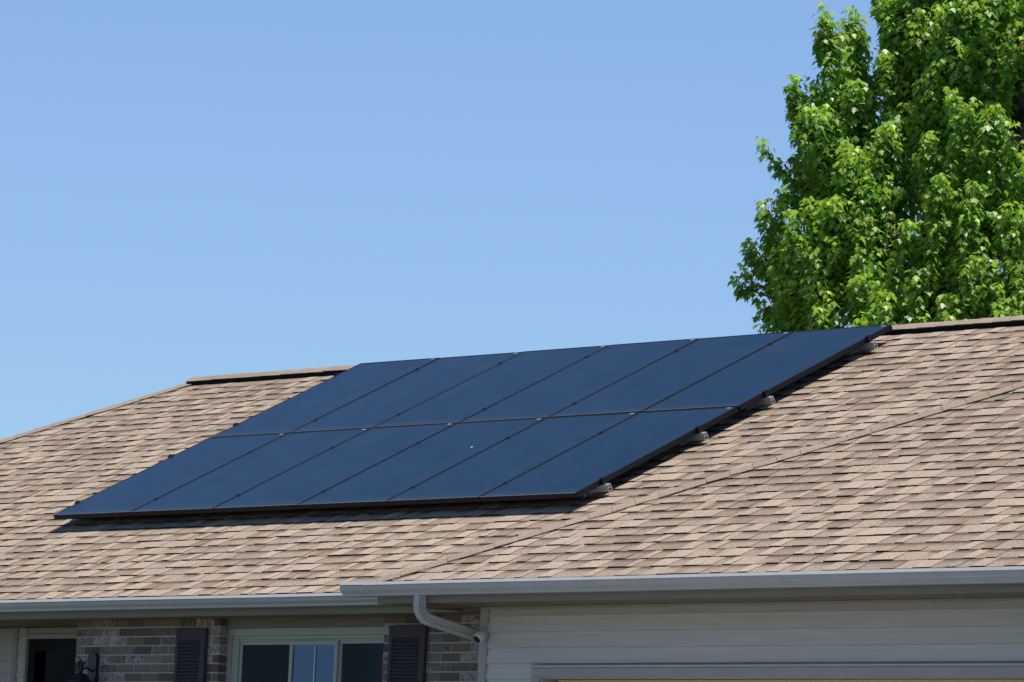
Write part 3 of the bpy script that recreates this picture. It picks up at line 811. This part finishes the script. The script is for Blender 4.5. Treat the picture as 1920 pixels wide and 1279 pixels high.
# front boughs
for x, y, d, L, r in ((1755,245,-1.5,1.5,.30),(1820,280,-1.7,1.4,.30),(1640,300,-1.0,1.3,.34),(1575,340,-.9,1.2,.32),(1505,430,-.9,1.1,.32),(1730,410,-1.8,1.3,.32),(1790,430,-1.9,1.2,.30),
    (1895,370,-1.9,1.4,.30),(1850,470,-2.1,1.2,.30),(1600,480,-1.3,1.1,.32),(1675,500,-1.7,1.1,.32),(1540,510,-1.1,1.0,.32),(1490,560,-.8,.9,.30),(1705,205,-.9,1.1,.28),(1645,150,-.5,1.2,.24),(1668,250,-.6,1.0,.22),
    (1760,50,-.9,1.3,.38),(1835,20,-1.1,1.3,.36),(1905,20,-1.2,1.2,.34),(1700,70,-.5,1.3,.36),(1670,20,-.3,1.2,.3),(1905,555,-2.3,1.2,.34),(1800,570,-2.2,1.1,.36),
    (1700,585,-1.9,1.1,.36),(1600,580,-1.5,1.0,.34),(1550,440,-1.1,1.0,.30),(1620,400,-1.2,1.0,.3),(1590,200,-.4,1.3,.36),(1540,250,-.5,1.2,.32),(1850,620,-2.4,.9,.4),(1650,630,-1.8,.9,.4),(1750,640,-2.1,.8,.4),(1530,600,-1.2,.8,.32),(1470,610,-.7,.7,.26),
    (1720,320,-1.2,.9,.26),(1580,420,-.6,1.1,.4),(1820,-60,-.8,1.2,.4),(1760,-90,-.3,1.3,.4),(1900,-120,-.3,1.4,.42)):
    B(x, y, d, L, r, (random.uniform(-.05,.3), -1))
# inner and far boughs fill the middle; sides and back complete the crown
for k in range(23):
    ang = random.uniform(0, math.pi); h = random.uniform(1.0, 6.4); rad = (2.7 - .27*max(h-1.5,0))*random.uniform(.4,.9)*(.78 if math.cos(ang) < -.2 else 1)
    boughs.append((rad*math.cos(ang), h+.6, rad*math.sin(ang), random.uniform(1.1,1.7), random.uniform(.34,.48), (-.25*math.cos(ang),-1), .8))
for k in range(22):
    ang = random.uniform(-math.pi/2, math.pi/2.2); h = random.uniform(.8, 6.6); rad = (2.9 - .27*max(h-1.5,0))*random.uniform(.5,1.0)
    boughs.append((abs(rad*math.cos(ang))+.15, h+.6, rad*math.sin(ang), random.uniform(1.1,1.6), random.uniform(.32,.45), (-.25,-1), .8))
for k in range(7): boughs.append((random.uniform(-.5,.6), random.uniform(6.8,8.6), random.uniform(-.6,.6), 1.5, .36, (0,-1), .9))
# low hidden ring below the ridge line, thinner
for k in range(12):
    ang = 2*math.pi*k/12; boughs.append((2.6*math.cos(ang), .8+random.uniform(-.3,.3), 2.6*math.sin(ang), 1.2, .5, (-.3*math.cos(ang),-1), .5))

half = [(0,0),(.10,-.03),(.26,.02),(.17,.15),(.36,.22),(.50,.46),(.30,.43),(.17,.47),(.25,.70),(.13,.68),(0,1.0)]
hn = len(half)
# leaf template: midrib shared; z gives fold and droop
def leaf_template():
    P = [(x, y, -.10*abs(x)-.22*y*y) for x, y in half]
    Lft = [(-x, y, z) for x, y, z in P[1:-1]]
    return np.array(P + Lft)
TPL = leaf_template(); nv = len(TPL)
f1 = list(range(hn)); f2 = [0, hn-1] + [hn + i for i in range(hn-3, -1, -1)]
limbs = MB(); centers = []; dirs = []; norms = []; sizes = []; tints = []
G0 = np.array((.100,.235,.032)); G1 = np.array((.215,.42,.050)); G2 = np.array((.38,.58,.085)); RD = np.array((.36,.28,.09))
for bi, (a, z, d, L, r, lean, dens) in enumerate(boughs):
    tip = TP(a, z, d); dn_ = (RI*lean[0] + FO*random.uniform(-.12,.12) + Vector((0,0,lean[1]))).normalized()
    root = tip + dn_*L
    # limb from the trunk to the bough
    hz = max(root.z - .45*math.hypot(a, d) - .3, TB.z+1.8)
    st = TP(0, min(hz, 7.6), 0)
    mid = st.lerp(root, .5) + Vector((0,0,-.08*(root-st).length))
    r0 = .012 + .016*L
    limbs.tube([st, st.lerp(mid,.5)+Vector((0,0,-.02)), mid, mid.lerp(root,.5)+Vector((0,0,-.02)), root, root.lerp(tip,.5), tip], [r0*1.7,r0*1.5,r0*1.25,r0,r0*.8,r0*.45,.004], 6)
    ax = (tip-root); axn = ax.normalized()
    u_ = ax.cross(Vector((0,0,1)));  u_ = (u_ if u_.length > .05 else Vector((1,0,0))).normalized(); w_ = ax.cross(u_).normalized()
    def width(t): return (.88+.22*math.sin(t*13+bi*1.7))*r*(1-t)**.75*(.35+.65*min(1,t*2.5)) + .02
    nodes = []
    for q in range(int(70*L*r/.3*dens)):           # loose leaves close to the limb
        t = random.random(); an_ = random.uniform(0,2*math.pi); rr = width(t)*math.sqrt(random.random())*.9
        off = u_*math.cos(an_)*rr + w_*math.sin(an_)*rr
        nodes.append((t, root + ax*t + off, (off.normalized()*.6+axn*.5+Vector((0,0,.25))).normalized() if off.length > 1e-4 else axn, False, 4))
    for q in range(int(21*L*r/.3*dens)+2):         # leafy shoots that curve up and end in fresh tips
        t = random.random()**.9 if q else .92
        wd = width(t); an_ = random.uniform(0,2*math.pi); o_ = (u_*math.cos(an_)+w_*math.sin(an_))
        ln = min(random.uniform(.24,.50), wd*1.5 + .10)
        p0 = root + ax*t + o_*wd*random.uniform(.05,.35)
        p1 = p0 + o_*wd*.75; p2 = p0 + o_*wd*.95 + (axn*.35+Vector((0,0,.75)))*ln*.8
        nn = max(3, int(ln/.042)); pts_ = []
        for i_ in range(nn+1):
            s_ = i_/nn; pts_.append(p0*(1-s_)**2 + p1*2*s_*(1-s_) + p2*s_*s_)
        limbs.tube(pts_[::2] if len(pts_) > 4 else pts_, .0028, 3, cap=False)
        for i_, P_ in enumerate(pts_[1:]):
            nodes.append((t, P_, (pts_[i_+1]-pts_[i_]).normalized(), i_ >= nn-2, 3 if i_ < nn-1 else 5))
    for q, (t, P, sd, isf, nlv) in enumerate(nodes):
        fresh = isf or random.random() < .04
        nl_ = nlv
        tone = random.uniform(.8,1.2)
        ph = random.uniform(0,6.28)
        for m_i in range(nl_):
            aa = ph + 2.4*m_i; lift_ = m_i/nl_
            side = Vector((math.cos(aa), math.sin(aa), 0))
            outw = (side*.8 + sd*.55).normalized()
            pos = P + sd*(.05*lift_) + outw*random.uniform(.02,.06)
            droop = random.uniform(.6,2.0)
            tdir = (outw + Vector((0,0,-droop))).normalized()
            nm = (Vector((0,0,1))*random.uniform(.5,1.0) + outw*.75 + Vector((random.gauss(0,.28),random.gauss(0,.28),0)))
            nm = (nm - tdir*nm.dot(tdir)).normalized()
            sz = random.uniform(.056,.100)*(.8 if fresh else 1)
            centers.append(pos); dirs.append(tdir); norms.append(nm); sizes.append(sz)
            if fresh:
                k_ = random.random(); c = G2*(1-k_*.5)+G1*k_*.5
                if isf and m_i == nl_-1 and random.random() < .10: c = RD
            else:
                k_ = random.random(); c = G0*(1-k_)+G1*k_
            tints.append(c*tone*random.uniform(.88,1.12))
N = len(centers)
Cn = np.array([tuple(c) for c in centers]); D = np.array([tuple(c) for c in dirs]); Nm = np.array([tuple(c) for c in norms]); S = np.array(sizes)
Sd = np.cross(D, Nm)
curl = rng.uniform(.4,1.8,N)
V = Cn[:,None,:] + S[:,None,None]*(TPL[None,:,0:1]*Sd[:,None,:] + TPL[None,:,1:2]*D[:,None,:] + (TPL[None,:,2]*curl[:,None])[:,:,None]*Nm[:,None,:])
me = bpy.data.meshes.new('foliage')
me.vertices.add(N*nv); me.vertices.foreach_set('co', V.reshape(-1).astype(np.float32))
f1 = np.array(f1); f2 = np.array(f2)
lp = np.concatenate([f1, f2]); per = len(lp)
idx = (np.arange(N)[:,None]*nv + lp[None,:]).reshape(-1)
me.loops.add(len(idx)); me.loops.foreach_set('vertex_index', idx.astype(np.int32))
me.polygons.add(2*N)
ls = (np.arange(N)[:,None]*per + np.array([0,len(f1)])[None,:]).reshape(-1)
me.polygons.foreach_set('loop_start', ls.astype(np.int32))
me.update(calc_edges=True); me.validate()
ct = np.ones((N, nv, 4), np.float32); ct[:,:,:3] = np.array(tints)[:,None,:]
at = me.attributes.new('tint', 'FLOAT_COLOR', 'POINT'); at.data.foreach_set('color', ct.ravel())
me.materials.append(M['leaf'])
fo_ = bpy.data.objects.new('foliage', me); col.objects.link(fo_); fo_.parent = maple; fo_.matrix_parent_inverse = Matrix.Translation(-TB)
subt(limbs, 'branches', M['bark'], maple, smooth=True)
print('leaves', N)

# ------------------------------------------------------------------ light and sky
sund = Vector((.213,.147,.966)).normalized()
el = math.asin(sund.z); az = math.atan2(sund.x, sund.y)
w = bpy.data.worlds.new('World'); sc.world = w; w.use_nodes = True
nt = w.node_tree; bg = nt.nodes['Background']
sk = nt.nodes.new('ShaderNodeTexSky'); sk.sky_type = 'NISHITA'; sk.sun_disc = False
sk.sun_elevation = el; sk.sun_rotation = az; sk.altitude = 200; sk.air_density = 1.0; sk.dust_density = .3; sk.ozone_density = 2.0
tcw = nt.nodes.new('ShaderNodeTexCoord'); spw = nt.nodes.new('ShaderNodeSeparateXYZ'); nt.links.new(tcw.outputs['Generated'], spw.inputs[0])
rw = nt.nodes.new('ShaderNodeValToRGB'); nt.links.new(spw.outputs['Z'], rw.inputs['Fac'])   # deeper blue towards the top of the dome
rw.color_ramp.elements[0].position = .03; rw.color_ramp.elements[0].color = (.65,.83,1.09,1); e0_ = rw.color_ramp.elements.new(.17); e0_.color = (.83,.957,1.155,1)
e_ = rw.color_ramp.elements.new(.46); e_.color = (.68,.88,1.10,1)
rw.color_ramp.elements[3].position = .78; rw.color_ramp.elements[3].color = (.30,.40,.60,1)
mw = nt.nodes.new('ShaderNodeMix'); mw.data_type = 'RGBA'; mw.blend_type = 'MULTIPLY'; mw.inputs[0].default_value = 1
nt.links.new(sk.outputs[0], mw.inputs[6]); nt.links.new(rw.outputs['Color'], mw.inputs[7])
nt.links.new(mw.outputs[2], bg.inputs['Color']); bg.inputs['Strength'].default_value = .12
ld = bpy.data.lights.new('sun', 'SUN'); ld.energy = 5.0; ld.angle = R(.53); ld.color = (1,.96,.90)
lo = bpy.data.objects.new('sun', ld); col.objects.link(lo); lo.rotation_euler = sund.to_track_quat('Z','Y').to_euler()

# ------------------------------------------------------------------ camera
yaw, pitch, roll = R(49.074625717796955), R(6.263932095765173), R(2.7740822706501613)
F = Vector((-math.sin(yaw)*math.cos(pitch), math.cos(yaw)*math.cos(pitch), math.sin(pitch)))
r0 = F.cross(Vector((0,0,1))).normalized(); u0 = r0.cross(F)
rv = r0*math.cos(roll) + u0*math.sin(roll); uv = -r0*math.sin(roll) + u0*math.cos(roll)
cam = bpy.data.cameras.new('camera'); co = bpy.data.objects.new('camera', cam); col.objects.link(co)
co.matrix_world = Matrix(((rv.x,uv.x,-F.x,32.08505269803921),(rv.y,uv.y,-F.y,-23.20974270724486),(rv.z,uv.z,-F.z,-2.808305775907894),(0,0,0,1)))
cam.sensor_width = 36; cam.lens = 9591.05/1920*36; cam.clip_end = 6000; cam.clip_start = .5
sc.camera = co
sc.view_settings.view_transform = 'Standard'; sc.view_settings.look = 'None'; sc.view_settings.exposure = 0; sc.view_settings.gamma = 1
sc.render.resolution_x = 1024; sc.render.resolution_y = 682
